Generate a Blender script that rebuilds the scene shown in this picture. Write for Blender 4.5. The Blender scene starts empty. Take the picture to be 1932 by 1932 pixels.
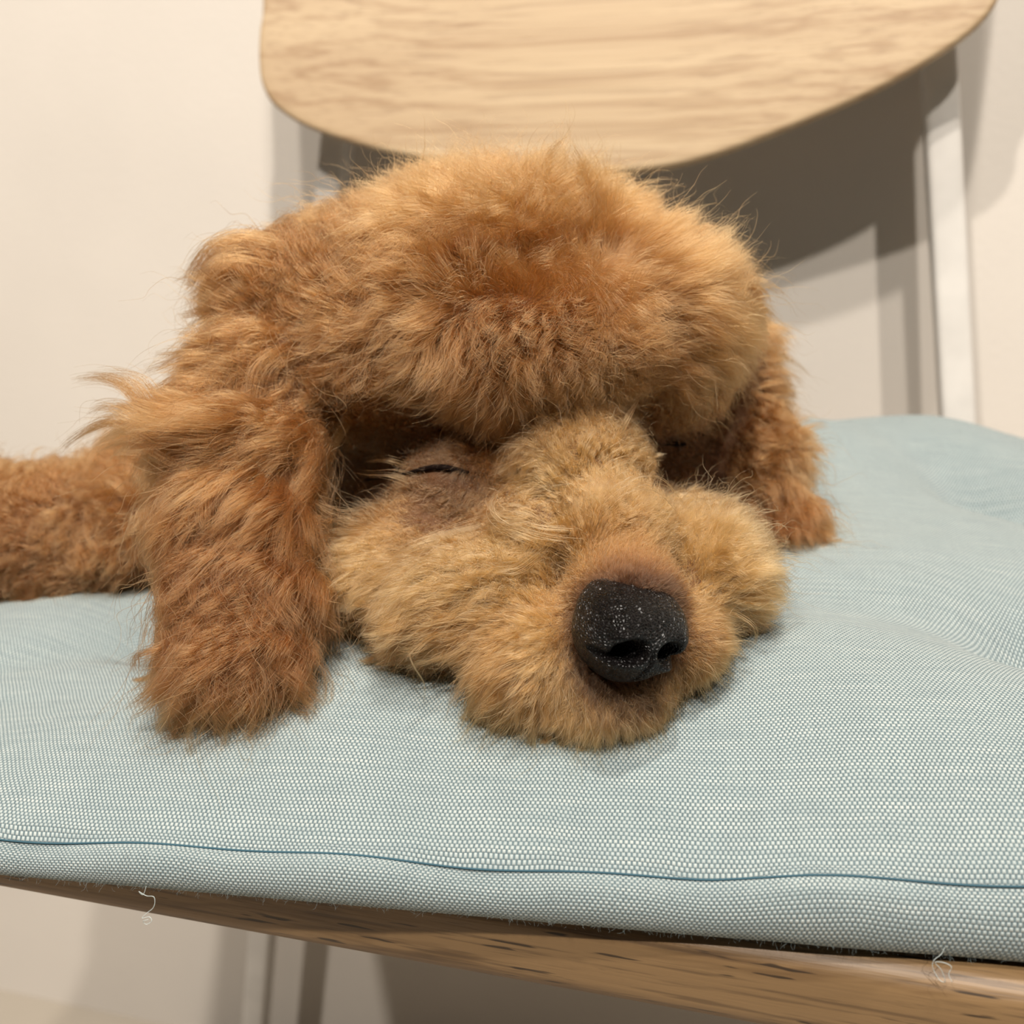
import bpy, bmesh, math, random
import numpy as np
from mathutils import Vector, Matrix
from mathutils.bvhtree import BVHTree
from mathutils.kdtree import KDTree

rng = np.random.default_rng(7)
random.seed(7)
scene = bpy.context.scene
col = scene.collection

# ------------------------------------------------------------------ camera
FPX = 1896.0                       # focal length in pixels of the 1932 px frame
PITCH, YAW = math.radians(14.0), math.radians(14.7)
CAM = np.array((0.0, 0.0, 0.604))
FW = np.array((-math.sin(YAW) * math.cos(PITCH), math.cos(YAW) * math.cos(PITCH), -math.sin(PITCH)))
RT = np.array((math.cos(YAW), math.sin(YAW), 0.0))
UP = np.array((-math.sin(YAW) * math.sin(PITCH), math.cos(YAW) * math.sin(PITCH), math.cos(PITCH)))


def ray(px, py):
    return FW + (px - 966) / FPX * RT + (966 - py) / FPX * UP


def W(px, py, d):                  # the point seen at a pixel, d metres deep
    return CAM + d * ray(px, py)


cam_d = bpy.data.cameras.new('camera')
cam_d.sensor_width = 36.0
cam_d.lens = 36.0 * FPX / 1932.0
cam_d.clip_start = 0.01
cam_d.dof.use_dof = True
cam_d.dof.focus_distance = 0.222
cam_d.dof.aperture_fstop = 14.0
cam = bpy.data.objects.new('camera', cam_d)
cam.matrix_world = Matrix(((RT[0], UP[0], -FW[0], CAM[0]), (RT[1], UP[1], -FW[1], CAM[1]), (RT[2], UP[2], -FW[2], CAM[2]), (0, 0, 0, 1)))
col.objects.link(cam)
scene.camera = cam

# ------------------------------------------------------------------ light
world = bpy.data.worlds.new('room_light')
scene.world = world
world.use_nodes = True
world.node_tree.nodes['Background'].inputs[0].default_value = (1.0, 0.93, 0.85, 1)
world.node_tree.nodes['Background'].inputs[1].default_value = 0.02


def downlight(loc, aim, power, radius, colour):
    d = bpy.data.lights.new('ceiling_downlight', 'AREA')
    d.shape = 'DISK'
    d.size = radius * 2
    d.energy = power
    d.color = colour
    o = bpy.data.objects.new('ceiling_downlight', d)
    o.location = loc
    o.rotation_euler = (Vector(aim) - Vector(loc)).to_track_quat('-Z', 'Y').to_euler()
    col.objects.link(o)
    return o


AIM = (-0.08, 0.40, 0.55)
WARM = (1.0, 0.925, 0.835)
downlight((-0.60, -1.38, 2.40), AIM, 36, 0.04, WARM)
downlight((0.62, -1.24, 2.40), AIM, 36, 0.04, WARM)
downlight((0.07, -0.76, 2.40), AIM, 28, 0.04, WARM)
downlight((0.10, -0.06, 2.40), (0.0, 0.30, 0.5), 25, 0.04, WARM)
scene.view_settings.view_transform = 'Standard'
scene.view_settings.look = 'None'
scene.view_settings.gamma = 1.0
scene.view_settings.exposure = 0.08
scene.view_settings.use_curve_mapping = False
scene.cycles.use_denoising = True
scene.cycles_curves.shape = 'RIBBONS'
scene.cycles.adaptive_threshold = 0.02
scene.cycles.max_bounces = 8
scene.cycles.transmission_bounces = 6
scene.cycles.diffuse_bounces = 3
scene.cycles.glossy_bounces = 3

# ------------------------------------------------------------------ helpers


def tag(o, label=None, cat=None, kind=None, group=None):
    if label: o['label'] = label
    if cat: o['category'] = cat
    if kind: o['kind'] = kind
    if group: o['group'] = group
    return o


def empty(name, loc):
    o = bpy.data.objects.new(name, None)
    o.empty_display_size = 0.02
    o.location = loc
    col.objects.link(o)
    return o


def link(name, me, mat, parent=None, smooth=True):
    o = bpy.data.objects.new(name, me)
    col.objects.link(o)
    if mat: me.materials.append(mat)
    if parent:
        o.parent = parent
        o.matrix_parent_inverse = Matrix.Translation(-parent.location) if parent.type == 'EMPTY' else Matrix.Identity(4)
    if smooth and isinstance(me, bpy.types.Mesh):
        me.polygons.foreach_set('use_smooth', [True] * len(me.polygons))
    return o


def mesh(name, v, f):
    me = bpy.data.meshes.new(name)
    me.from_pydata([tuple(map(float, p)) for p in v], [], [tuple(map(int, q)) for q in f])
    me.update()
    return me


def catmull(pts, n, closed=True):
    p = np.array(pts, float)
    m = len(p)
    out = []
    segs = m if closed else m - 1
    for i in range(segs):
        if closed:
            a, b, c, d = p[(i - 1) % m], p[i], p[(i + 1) % m], p[(i + 2) % m]
        else:
            a, b, c, d = p[max(i - 1, 0)], p[i], p[i + 1], p[min(i + 2, m - 1)]
        for t in np.linspace(0, 1, n, endpoint=False):
            out.append(0.5 * ((2 * b) + (-a + c) * t + (2 * a - 5 * b + 4 * c - d) * t * t + (-a + 3 * b - 3 * c + d) * t ** 3))
    if not closed: out.append(p[-1])
    return np.array(out)


def rings_to_mesh(name, rings, cap0=True, cap1=True):
    """rings: list of (M,3) arrays, joined ring to ring; the ends are closed to their centres."""
    M = len(rings[0])
    v = np.concatenate(rings)
    f = []
    for r in range(len(rings) - 1):
        a, b = r * M, (r + 1) * M
        for i in range(M):
            j = (i + 1) % M
            f.append((a + i, a + j, b + j, b + i))
    v = list(v)
    if cap0:
        v.append(np.mean(rings[0], axis=0)); c = len(v) - 1
        f += [(c, (i + 1) % M, i) for i in range(M)]
    if cap1:
        v.append(np.mean(rings[-1], axis=0)); c = len(v) - 1
        a = (len(rings) - 1) * M
        f += [(c, a + i, a + (i + 1) % M) for i in range(M)]
    me = mesh(name, v, f)
    bm = bmesh.new(); bm.from_mesh(me)
    bmesh.ops.recalc_face_normals(bm, faces=bm.faces)
    bm.to_mesh(me); bm.free()
    return me


def tube(name, pts, radii, sides=10, squash=1.0):
    pts = np.array(pts, float)
    radii = np.broadcast_to(np.array(radii, float), (len(pts),))
    rings = []
    ref = np.array((0.31, 0.17, 0.93))
    for i, p in enumerate(pts):
        t = pts[min(i + 1, len(pts) - 1)] - pts[max(i - 1, 0)]
        t /= np.linalg.norm(t) + 1e-12
        a = np.cross(t, ref); a /= np.linalg.norm(a)
        b = np.cross(t, a)
        ang = np.linspace(0, 2 * math.pi, sides, endpoint=False)
        rings.append(p + radii[i] * (np.cos(ang)[:, None] * a + squash * np.sin(ang)[:, None] * b))
    return rings_to_mesh(name, rings)


# ------------------------------------------------------------------ materials
class NT:
    def __init__(self, name):
        self.m = bpy.data.materials.new(name)
        self.m.use_nodes = True
        self.t = self.m.node_tree
        self.b = self.t.nodes['Principled BSDF']

    def n(self, kind, **kw):
        x = self.t.nodes.new(kind)
        for k, v in kw.items():
            if hasattr(x, k): setattr(x, k, v)
            else: x.inputs[k.replace('_', ' ')].default_value = v
        return x

    def l(self, a, b):
        self.t.links.new(a, b)

    def math(self, op, a, b=None, c=None):
        x = self.n('ShaderNodeMath', operation=op)
        for i, q in enumerate((a, b, c)):
            if q is None: continue
            if isinstance(q, (int, float)): x.inputs[i].default_value = q
            else: self.l(q, x.inputs[i])
        return x.outputs[0]

    def ramp(self, fac, stops):
        r = self.n('ShaderNodeValToRGB')
        e = r.color_ramp.elements
        while len(e) < len(stops): e.new(0.5)
        for q, (p, c) in zip(e, stops):
            q.position = p; q.color = (*c, 1)
        self.l(fac, r.inputs[0])
        return r.outputs[0]

    def mix(self, fac, a, b, kind='MIX'):
        x = self.n('ShaderNodeMix', data_type='RGBA', blend_type=kind)
        for s, q in ((x.inputs[0], fac), (x.inputs[6], a), (x.inputs[7], b)):
            if isinstance(q, (int, float)): s.default_value = q
            elif isinstance(q, tuple): s.default_value = (*q, 1)
            else: self.l(q, s)
        return x.outputs[2]

    def bump(self, h, strength, dist):
        x = self.n('ShaderNodeBump', Strength=strength, Distance=dist)
        self.l(h, x.inputs['Height'])
        self.l(x.outputs[0], self.b.inputs['Normal'])


def srgb(*c):
    return tuple(((q / 255) / 12.92 if q <= 10 else (((q / 255) + 0.055) / 1.055) ** 2.4) for q in c)


def mat_plaster(name, c, bump=0.15):
    m = NT(name)
    tc = m.n('ShaderNodeTexCoord')
    nz = m.n('ShaderNodeTexNoise', Scale=9.0, Detail=3.0)
    m.l(tc.outputs['Object'], nz.inputs['Vector'])
    m.l(m.ramp(nz.outputs[0], [(0.3, tuple(q * 0.95 for q in c)), (0.7, c)]), m.b.inputs['Base Color'])
    fine = m.n('ShaderNodeTexNoise', Scale=260.0, Detail=2.0)
    m.l(tc.outputs['Object'], fine.inputs['Vector'])
    m.bump(fine.outputs[0], bump, 0.001)
    m.b.inputs['Roughness'].default_value = 0.75
    return m.m


def mat_wood(name, light, mid, dark, pore, along=1.4, across=26.0, pores=0.5, rough=0.5):
    m = NT(name)
    tc = m.n('ShaderNodeTexCoord')
    mp = m.n('ShaderNodeMapping')
    m.l(tc.outputs['Object'], mp.inputs[0])
    mp.inputs['Scale'].default_value = (along, across, across)
    warp = m.n('ShaderNodeTexNoise', Scale=1.1, Detail=2.0)
    m.l(mp.outputs[0], warp.inputs['Vector'])
    big = m.n('ShaderNodeTexNoise', Scale=1.0, Detail=5.0, Roughness=0.55, Distortion=0.35)
    m.l(mp.outputs[0], big.inputs['Vector'])
    # growth rings: repeated bands of a stretched field
    band = m.math('FRACT', m.math('MULTIPLY', big.outputs[0], 7.0))
    band = m.math('ABSOLUTE', m.math('SUBTRACT', band, 0.5))
    c1 = m.ramp(band, [(0.02, mid), (0.22, light), (0.5, light)])
    c2 = m.ramp(warp.outputs[0], [(0.35, mid), (0.65, light)])
    c = m.mix(0.5, c1, c2)
    mp2 = m.n('ShaderNodeMapping')
    m.l(tc.outputs['Object'], mp2.inputs[0])
    mp2.inputs['Scale'].default_value = (along * 5, across * 16, across * 16)
    po = m.n('ShaderNodeTexNoise', Scale=1.0, Detail=3.0, Roughness=0.65)
    m.l(mp2.outputs[0], po.inputs['Vector'])
    pf = m.ramp(po.outputs[0], [(0.36, (1, 1, 1)), (0.47, (0, 0, 0))])
    c = m.mix(m.math('MULTIPLY', pf, pores), c, dark)
    mp3 = m.n('ShaderNodeMapping')
    m.l(tc.outputs['Object'], mp3.inputs[0])
    mp3.inputs['Scale'].default_value = (along * 12, across * 18, across * 18)
    p3 = m.n('ShaderNodeTexNoise', Scale=1.0, Detail=2.0)
    m.l(mp3.outputs[0], p3.inputs['Vector'])
    pf3 = m.ramp(p3.outputs[0], [(0.31, (1, 1, 1)), (0.36, (0, 0, 0))])
    c = m.mix(m.math('MULTIPLY', pf3, pore), c, tuple(q * 0.35 for q in dark))
    m.l(c, m.b.inputs['Base Color'])
    m.bump(po.outputs[0], 0.25, 0.0006)
    m.b.inputs['Roughness'].default_value = rough
    return m.m


def mat_weave():
    m = NT('blue_grey_woven_linen')
    uv = m.n('ShaderNodeUVMap')
    wob = m.n('ShaderNodeTexNoise', Scale=40.0, Detail=2.0)
    m.l(uv.outputs[0], wob.inputs['Vector'])
    off = m.n('ShaderNodeVectorMath', operation='SCALE')
    off.inputs['Scale'].default_value = 0.0022
    m.l(wob.outputs['Color'], off.inputs[0])
    add = m.n('ShaderNodeVectorMath', operation='ADD')
    m.l(uv.outputs[0], add.inputs[0]); m.l(off.outputs[0], add.inputs[1])
    sp = m.n('ShaderNodeSeparateXYZ')
    m.l(add.outputs[0], sp.inputs[0])
    U = m.math('MULTIPLY', sp.outputs[0], 1 / 0.00052)
    V = m.math('MULTIPLY', sp.outputs[1], 1 / 0.00070)
    fu, fv = m.math('FRACT', U), m.math('FRACT', V)
    row = m.math('FLOOR', V)
    ph = m.math('ADD', m.math('MULTIPLY', U, math.pi), m.math('MULTIPLY', row, math.pi))
    wave = m.math('COSINE', m.math('SUBTRACT', ph, math.pi / 2))            # +1: the weft lies on top
    def round_(f, k):
        q = m.math('SUBTRACT', m.math('MULTIPLY', f, 2.0), 1.0)
        return m.math('SQRT', m.math('MAXIMUM', m.math('SUBTRACT', 1.0, m.math('MULTIPLY', m.math('MULTIPLY', q, q), k)), 0.0))
    cw, cp = round_(fv, 1.15), round_(fu, 1.1)
    weft = m.math('MULTIPLY', cw, m.math('ADD', 0.55, m.math('MULTIPLY', wave, 0.45)))
    warp = m.math('MULTIPLY', cp, m.math('SUBTRACT', 0.45, m.math('MULTIPLY', wave, 0.40)))
    isw = m.math('GREATER_THAN', weft, warp)
    h = m.math('MAXIMUM', weft, warp)
    fib = m.n('ShaderNodeTexNoise', Scale=900.0, Detail=3.0)
    m.l(uv.outputs[0], fib.inputs['Vector'])
    slub = m.n('ShaderNodeTexNoise', Scale=1.0, Detail=2.0)
    mp = m.n('ShaderNodeMapping'); mp.inputs['Scale'].default_value = (60, 850, 1)
    m.l(uv.outputs[0], mp.inputs[0]); m.l(mp.outputs[0], slub.inputs['Vector'])
    cweft = m.ramp(slub.outputs[0], [(0.3, srgb(150, 161, 161)), (0.55, srgb(161, 171, 170)), (0.75, srgb(173, 180, 177))])
    mp4 = m.n('ShaderNodeMapping'); mp4.inputs['Scale'].default_value = (1200, 90, 1)
    slub2 = m.n('ShaderNodeTexNoise', Scale=1.0, Detail=2.0)
    m.l(uv.outputs[0], mp4.inputs[0]); m.l(mp4.outputs[0], slub2.inputs['Vector'])
    cwarp = m.ramp(slub2.outputs[0], [(0.3, srgb(84, 102, 108)), (0.6, srgb(97, 115, 120)), (0.8, srgb(108, 125, 128))])
    c = m.mix(isw, cwarp, cweft)
    m.l(c, m.b.inputs['Base Color'])
    hh = m.math('ADD', h, m.math('MULTIPLY', fib.outputs[0], 0.25))
    m.bump(hh, 1.0, 0.00032)
    m.b.inputs['Roughness'].default_value = 0.85
    m.b.inputs['Specular IOR Level'].default_value = 0.2
    m.b.inputs['Sheen Weight'].default_value = 0.15
    return m.m


def mat_plain(name, c, rough=0.5, spec=0.5):
    m = NT(name)
    tc = m.n('ShaderNodeTexCoord')
    nz = m.n('ShaderNodeTexNoise', Scale=60.0, Detail=2.0)
    m.l(tc.outputs['Object'], nz.inputs['Vector'])
    m.l(m.ramp(nz.outputs[0], [(0.3, tuple(q * 0.9 for q in c)), (0.7, c)]), m.b.inputs['Base Color'])
    m.b.inputs['Roughness'].default_value = rough
    m.b.inputs['Specular IOR Level'].default_value = spec
    return m.m


def mat_nose():
    m = NT('wet_black_nose_leather')
    tc = m.n('ShaderNodeTexCoord')
    vo = m.n('ShaderNodeTexVoronoi', Scale=1500.0)
    vo.feature = 'DISTANCE_TO_EDGE'
    m.l(tc.outputs['Object'], vo.inputs['Vector'])
    nz = m.n('ShaderNodeTexNoise', Scale=500.0, Detail=3.0)
    m.l(tc.outputs['Object'], nz.inputs['Vector'])
    m.l(m.ramp(nz.outputs[0], [(0.35, srgb(5, 4, 4)), (0.7, srgb(16, 12, 12))]), m.b.inputs['Base Color'])
    h = m.math('MINIMUM', vo.outputs['Distance'], 0.28)
    m.bump(h, 1.0, 0.0012)
    m.l(m.ramp(nz.outputs[0], [(0.3, (0.26,) * 3), (0.7, (0.42,) * 3)]), m.b.inputs['Roughness'])
    m.b.inputs['Specular IOR Level'].default_value = 0.3
    return m.m


def mat_fur():
    m = bpy.data.materials.new('apricot_fur')
    m.use_nodes = True
    t = m.node_tree
    t.nodes.clear()
    out = t.nodes.new('ShaderNodeOutputMaterial')
    h = t.nodes.new('ShaderNodeBsdfHairPrincipled')
    h.model = 'CHIANG'
    h.parametrization = 'COLOR'
    h.inputs['Roughness'].default_value = 0.42
    h.inputs['Radial Roughness'].default_value = 0.75
    h.inputs['Coat'].default_value = 0.0
    h.inputs['IOR'].default_value = 1.5
    a = t.nodes.new('ShaderNodeAttribute')
    a.attribute_name = 'coat'
    t.links.new(a.outputs['Color'], h.inputs['Color'])
    t.links.new(h.outputs[0], out.inputs[0])
    return m


M = dict(
    wall=mat_plaster('warm_white_wall_paint', srgb(203, 196, 187)),
    floor=mat_plaster('pale_stone_floor', srgb(160, 151, 138)),
    oak=mat_wood('pale_oak_veneer', srgb(188, 165, 132), srgb(154, 126, 94), srgb(122, 94, 66), 0.0, along=0.8, across=38.0, pores=0.32),
    plank=mat_wood('brown_oak_seat', srgb(134, 107, 73), srgb(100, 76, 48), srgb(54, 37, 22), 0.85, along=5.0, across=40.0, pores=0.5),
    white=mat_plain('white_lacquer', srgb(208, 204, 198), 0.4),
    weave=mat_weave(),
    seam=mat_plain('blue_stitching', srgb(58, 86, 98), 0.8, 0.1),
    lint=mat_plain('pale_lint', srgb(176, 186, 184), 0.9, 0.1),
    skin=mat_plain('warm_brown_skin', srgb(88, 60, 38), 0.7, 0.2),
    lid=mat_plain('dark_eyelid_skin', srgb(20, 12, 9), 0.8, 0.05),
    nose=mat_nose(),
    fur=mat_fur(),
)

# ------------------------------------------------------------------ the room
WALL_Y = 0.600
me = mesh('wall_back', [(-2.6, WALL_Y, 0), (2.4, WALL_Y, 0), (2.4, WALL_Y, 2.6), (-2.6, WALL_Y, 2.6), (-2.6, WALL_Y + .1, 0), (2.4, WALL_Y + .1, 0), (2.4, WALL_Y + .1, 2.6), (-2.6, WALL_Y + .1, 2.6)],
          [(0, 1, 2, 3), (5, 4, 7, 6), (4, 0, 3, 7), (1, 5, 6, 2), (3, 2, 6, 7), (4, 5, 1, 0)])
tag(link('wall_back', me, M['wall'], smooth=False), 'plain warm white wall behind the chair', 'wall', 'structure')
me = mesh('floor', [(-2.6, -2.4, 0), (2.4, -2.4, 0), (2.4, WALL_Y, 0), (-2.6, WALL_Y, 0), (-2.6, -2.4, -.05), (2.4, -2.4, -.05), (2.4, WALL_Y, -.05), (-2.6, WALL_Y, -.05)],
          [(0, 1, 2, 3), (7, 6, 5, 4), (0, 4, 5, 1), (1, 5, 6, 2), (2, 6, 7, 3), (3, 7, 4, 0)])
tag(link('floor', me, M['floor'], smooth=False), 'pale stone floor under the chair', 'floor', 'structure')

# ------------------------------------------------------------------ the chair
SEAT_Z, SEAT_T = 0.472, 0.021
XC = -0.100
chair = empty('dining_chair', (XC, 0.36, 0))
tag(chair, 'dining chair with pale oak backrest, wooden seat and white legs', 'chair')


def rounded_rect(x0, x1, y0, y1, r, n=14, bow=0.0):
    pts = []
    for cx, cy, a0 in ((x1 - r, y1 - r, 0), (x0 + r, y1 - r, 90), (x0 + r, y0 + r, 180), (x1 - r, y0 + r, 270)):
        for a in np.linspace(a0, a0 + 90, n):
            pts.append((cx + r * math.cos(math.radians(a)), cy + r * math.sin(math.radians(a))))
    p = np.array(pts)
    # extra points along the straight sides
    out = []
    for i in range(len(p)):
        a, b = p[i], p[(i + 1) % len(p)]
        k = max(1, int(np.linalg.norm(b - a) / 0.012))
        for j in range(k): out.append(a + (b - a) * j / k)
    return np.array(out)


def slab(name, outline, z0, z1, r, mat, parent):
    """A flat board with rounded edges from an outline in x,y."""
    c = outline.mean(axis=0)
    nrm = np.roll(outline, -1, 0) - np.roll(outline, 1, 0)
    nrm = np.stack([nrm[:, 1], -nrm[:, 0]], 1)
    nrm /= np.linalg.norm(nrm, axis=1)[:, None]
    def ring(inset, z):
        q = outline - nrm * inset
        return np.column_stack([q, np.full(len(q), z)])
    rings = [ring(r * (1 - math.sin(a)), z1 - r * (1 - math.cos(a))) for a in np.linspace(0, math.pi / 2, 6)]
    rings += [ring(r * (1 - math.cos(a)), z0 + r * (1 - math.sin(a))) for a in np.linspace(0, math.pi / 2, 6)]
    return link(name, rings_to_mesh(name, rings), mat, parent)


seat_out = rounded_rect(XC - 0.215, XC + 0.222, 0.1795, 0.532, 0.05)
slab('seat', seat_out, SEAT_Z - SEAT_T, SEAT_Z, 0.006, M['plank'], chair)

# backrest: a shield-shaped, slightly hollow board
BR_Y, BR_Z = 0.528, 0.604 + 0.07
LEAN = math.tan(math.radians(7))


def back_surface(x, z):
    return BR_Y + (z - BR_Z) * LEAN - 0.45 * (x - XC) ** 2


def hit_back(px, py):
    r = ray(px, py)
    t = 0.55
    for _ in range(40):
        p = CAM + t * r
        t += (back_surface(p[0], p[2]) - p[1]) / r[1]
    return CAM + t * r


low = [hit_back(*q) for q in ((493, 10), (487, 60), (486, 120), (494, 165), (522, 205), (590, 245), (720, 286), (880, 314), (1040, 328), (1200, 325), (1330, 300), (1480, 246), (1640, 178), (1760, 112), (1832, 62), (1872, 20), (1893, -25), (1900, -70))]
low = [(p[0], p[2]) for p in low]
zl = low[0][1]; zr = low[-1][1]
ztop = 0.94
top = [(low[-1][0] + 0.007, zr + 0.03), (low[-1][0] + 0.007, ztop - 0.07), (low[-1][0] - 0.012, ztop - 0.03), (low[-1][0] - 0.06, ztop - 0.008), (XC, ztop),
       (low[0][0] + 0.06, ztop - 0.008), (low[0][0] + 0.014, ztop - 0.03), (low[0][0] - 0.002, ztop - 0.07), (low[0][0] - 0.001, zl + 0.04)]
out2 = catmull(low + top, 8)
cen = np.array((XC, 0.82))
rings = []
BT, br = 0.012, 0.003
def bring(s, inset, depth):
    d = out2 - cen
    q = cen + d * s - d / np.linalg.norm(d, axis=1)[:, None] * inset
    y = back_surface(q[:, 0], q[:, 1]) + depth
    return np.column_stack([q[:, 0], y, q[:, 1]])
for s in np.linspace(0.06, 0.97, 22): rings.append(bring(s, 0, 0))
for a in np.linspace(0, math.pi / 2, 6): rings.append(bring(1, br * (1 - math.sin(a)), br * (1 - math.cos(a))))
for a in np.linspace(0, math.pi / 2, 6): rings.append(bring(1, br * (1 - math.cos(a)), BT - br * (1 - math.sin(a))))
for s in np.linspace(0.97, 0.06, 12): rings.append(bring(s, 0, BT))
link('backrest', rings_to_mesh('backrest', rings), M['oak'], chair)


def post(name, pts, w, d):
    pts = np.array(pts)
    rings = []
    ang = np.linspace(0, 2 * math.pi, 28, endpoint=False)
    sq = np.stack([np.sign(np.cos(ang)) * np.abs(np.cos(ang)) ** 0.42 * w / 2, np.sign(np.sin(ang)) * np.abs(np.sin(ang)) ** 0.42 * d / 2], 1)
    for p in pts:
        rings.append(np.column_stack([p[0] + sq[:, 0], p[1] + sq[:, 1], np.full(len(sq), p[2])]))
    return link(name, rings_to_mesh(name, rings), M['white'], chair)


def on_y(px, py, y):
    r = ray(px, py)
    return CAM + r * (y / r[1])


pb, pt = on_y(1806, 800, 0.549), on_y(1777, 250, 0.5565)
dirv = (pt - pb) / (pt[2] - pb[2])
def along(z):
    return pb + dirv * (z - pb[2])
right = [along(z) for z in np.linspace(0.80, 0.0, 12)]
right = [np.array((p[0], max(p[1], 0.5425 if p[2] < .52 else p[1]), p[2])) for p in right]
left = [np.array((-0.178 - p[0], p[1], p[2])) for p in right]
post('rear_leg', right, 0.0168, 0.016)
post('rear_leg', left, 0.0168, 0.016)
for sx in (-1, 1):
    post('front_leg', [np.array((XC + sx * (0.165 + 0.028 * (0.451 - z) / 0.451), 0.225 - 0.012 * (0.451 - z) / 0.451, z)) for z in np.linspace(0.4505, 0, 8)], 0.026, 0.026)

# ------------------------------------------------------------------ the cushion
CU = np.array((-0.0800, 0.3300)); CA = math.radians(6.6)
CX = np.array((math.cos(CA), math.sin(CA))); CY = np.array((-math.sin(CA), math.cos(CA)))
HX, HY = 0.225, 0.1575
TUFTS = [(-0.090, -0.073), (0.141, -0.083), (0.022, -0.07), (0.157, 0.030), (-0.090, 0.05), (0.03, 0.04)]


def cush_local(x, y):
    return (x - CU[0]) * CX[0] + (y - CU[1]) * CX[1], (x - CU[0]) * CY[0] + (y - CU[1]) * CY[1]


def cush_h(a, b):
    """Height of the cushion's top above the seat, in its own axes."""
    ex, ey = HX - np.abs(a), HY - np.abs(b)
    e = -0.012 * np.log(np.exp(-np.clip(ex, -.02, 1) / 0.012) + np.exp(-np.clip(ey, -.02, 1) / 0.012))
    e = np.clip(e, 0, 1)
    back = np.clip((b + 0.03) / 0.13, 0, 1); back = back * back * (3 - 2 * back)
    h = 0.0142 + 0.026 * np.clip(a - 0.015, -0.12, 0.06) + 0.065 * np.clip(a - 0.055, 0, 0.10) + 0.022 * back + 0.038 * (1 - np.exp(-e / 0.050))
    h = h - 0.010 * np.clip((-a - 0.03) / 0.09, 0, 1) * np.clip(e / 0.04, 0, 1)
    for ta, tb in TUFTS:
        r2 = (a - ta) ** 2 + (b - tb) ** 2
        h = h - 0.0135 * np.exp(-r2 / (2 * 0.019 ** 2)) * np.clip(e / 0.03, 0, 1) - 0.004 * np.exp(-np.sqrt(r2) / 0.008)
    # folds running from the tufts
    for (ta, tb), (ua, ub), w, k in FOLDS:
        da, db = ua - ta, ub - tb
        L2 = da * da + db * db
        t = np.clip(((a - ta) * da + (b - tb) * db) / L2, 0, 1)
        d2 = (a - ta - t * da) ** 2 + (b - tb - t * db) ** 2
        h = h - k * np.exp(-d2 / (2 * w * w)) * (1 - 0.6 * t) * np.clip(e / 0.02, 0, 1)
    h = h + 0.0011 * np.sin(a * 70 + 1.0) * np.sin(b * 55 + a * 30) * np.clip(e / 0.03, 0, 1)
    return h


FOLDS = [((-0.090, -0.073), (-0.175, -0.13), 0.006, 0.004), ((-0.090, -0.073), (-0.04, -0.02), 0.008, 0.003),
         ((0.141, -0.083), (0.05, -0.073), 0.008, 0.005), ((0.141, -0.083), (0.225, -0.10), 0.009, 0.006), ((0.141, -0.083), (0.18, -0.02), 0.008, 0.004),
         ((0.157, 0.030), (0.225, 0.05), 0.005, 0.007), ((0.157, 0.030), (0.11, 0.10), 0.008, 0.003), ((0.157, 0.030), (0.22, -0.03), 0.008, 0.003)]


def cush_top(x, y):
    a, b = cush_local(np.asarray(x), np.asarray(y))
    inside = (np.abs(a) < HX) & (np.abs(b) < HY)
    return np.where(inside, SEAT_Z + cush_h(a, b), SEAT_Z)


def cushion_mesh():
    rc = 0.035
    o = rounded_rect(-HX, HX, -HY, HY, rc, 16)
    # denser, even points round the outline
    seg = np.linalg.norm(np.roll(o, -1, 0) - o, axis=1); cum = np.concatenate([[0], np.cumsum(seg)])
    n = 620
    s = np.linspace(0, cum[-1], n, endpoint=False)
    oo = np.vstack([o, o[:1]])
    o = np.stack([np.interp(s, cum, oo[:, 0]), np.interp(s, cum, oo[:, 1])], 1)
    nr = np.roll(o, -3, 0) - np.roll(o, 3, 0)
    nr = np.stack([nr[:, 1], -nr[:, 0]], 1); nr /= np.linalg.norm(nr, axis=1)[:, None]
    wav = 0.0012 * np.sin(s * 55) + 0.0009 * np.sin(s * 131 + 1)
    rings, uvs = [], []
    def add(q, h, uv):
        p = CU + q[:, :1] * CX + q[:, 1:] * CY
        rings.append(np.column_stack([p, SEAT_Z + h])); uvs.append(uv)
    for f in np.concatenate([np.linspace(0.02, 0.6, 50), np.linspace(0.608, 0.995, 75)]):
        q = o * f
        add(q, cush_h(q[:, 0], q[:, 1]), q)
    # the stitched crease, then the edge band rolling under
    hs = cush_h(o[:, 0], o[:, 1])
    add(o + nr * 0.0004, hs - 0.0011 + wav * 0.5, o + nr * 0.0010)
    add(o + nr * 0.0010, hs - 0.0016 + wav * 0.5, o + nr * 0.0016)
    for k, (dx, dh) in enumerate(((0.0026, -0.0014), (0.0040, -0.0026), (0.0050, -0.0045), (0.0053, -0.0068), (0.0047, -0.0091), (0.0030, -0.0112), (0.0004, -0.0126), (-0.004, -0.0132))):
        h = np.maximum(hs + dh * np.maximum(hs, .006) / 0.0132 + wav * (1 - k / 9), 0.0003)
        add(o + nr * (dx + wav * 0.6)[:, None], h, o + nr * (0.003 + 0.0023 * k))
    for f in (0.9, 0.6, 0.2):
        q = o * f; add(q, np.full(n, 0.0003), q)
    me = rings_to_mesh('cushion', rings)
    lay = me.uv_layers.new(name='UVMap')
    allu = np.vstack(uvs + [np.zeros((1, 2)), np.zeros((1, 2))])
    vi = np.empty(len(me.loops), np.int32); me.loops.foreach_get('vertex_index', vi)
    lay.data.foreach_set('uv', (allu[vi] + 1.0).astype(np.float32).ravel())
    seam = CU + (o + nr * 0.0012)[:, :1] * CX + (o + nr * 0.0012)[:, 1:] * CY
    return me, np.column_stack([seam, SEAT_Z + hs - 0.0011 + wav * 0.5]), rings


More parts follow.
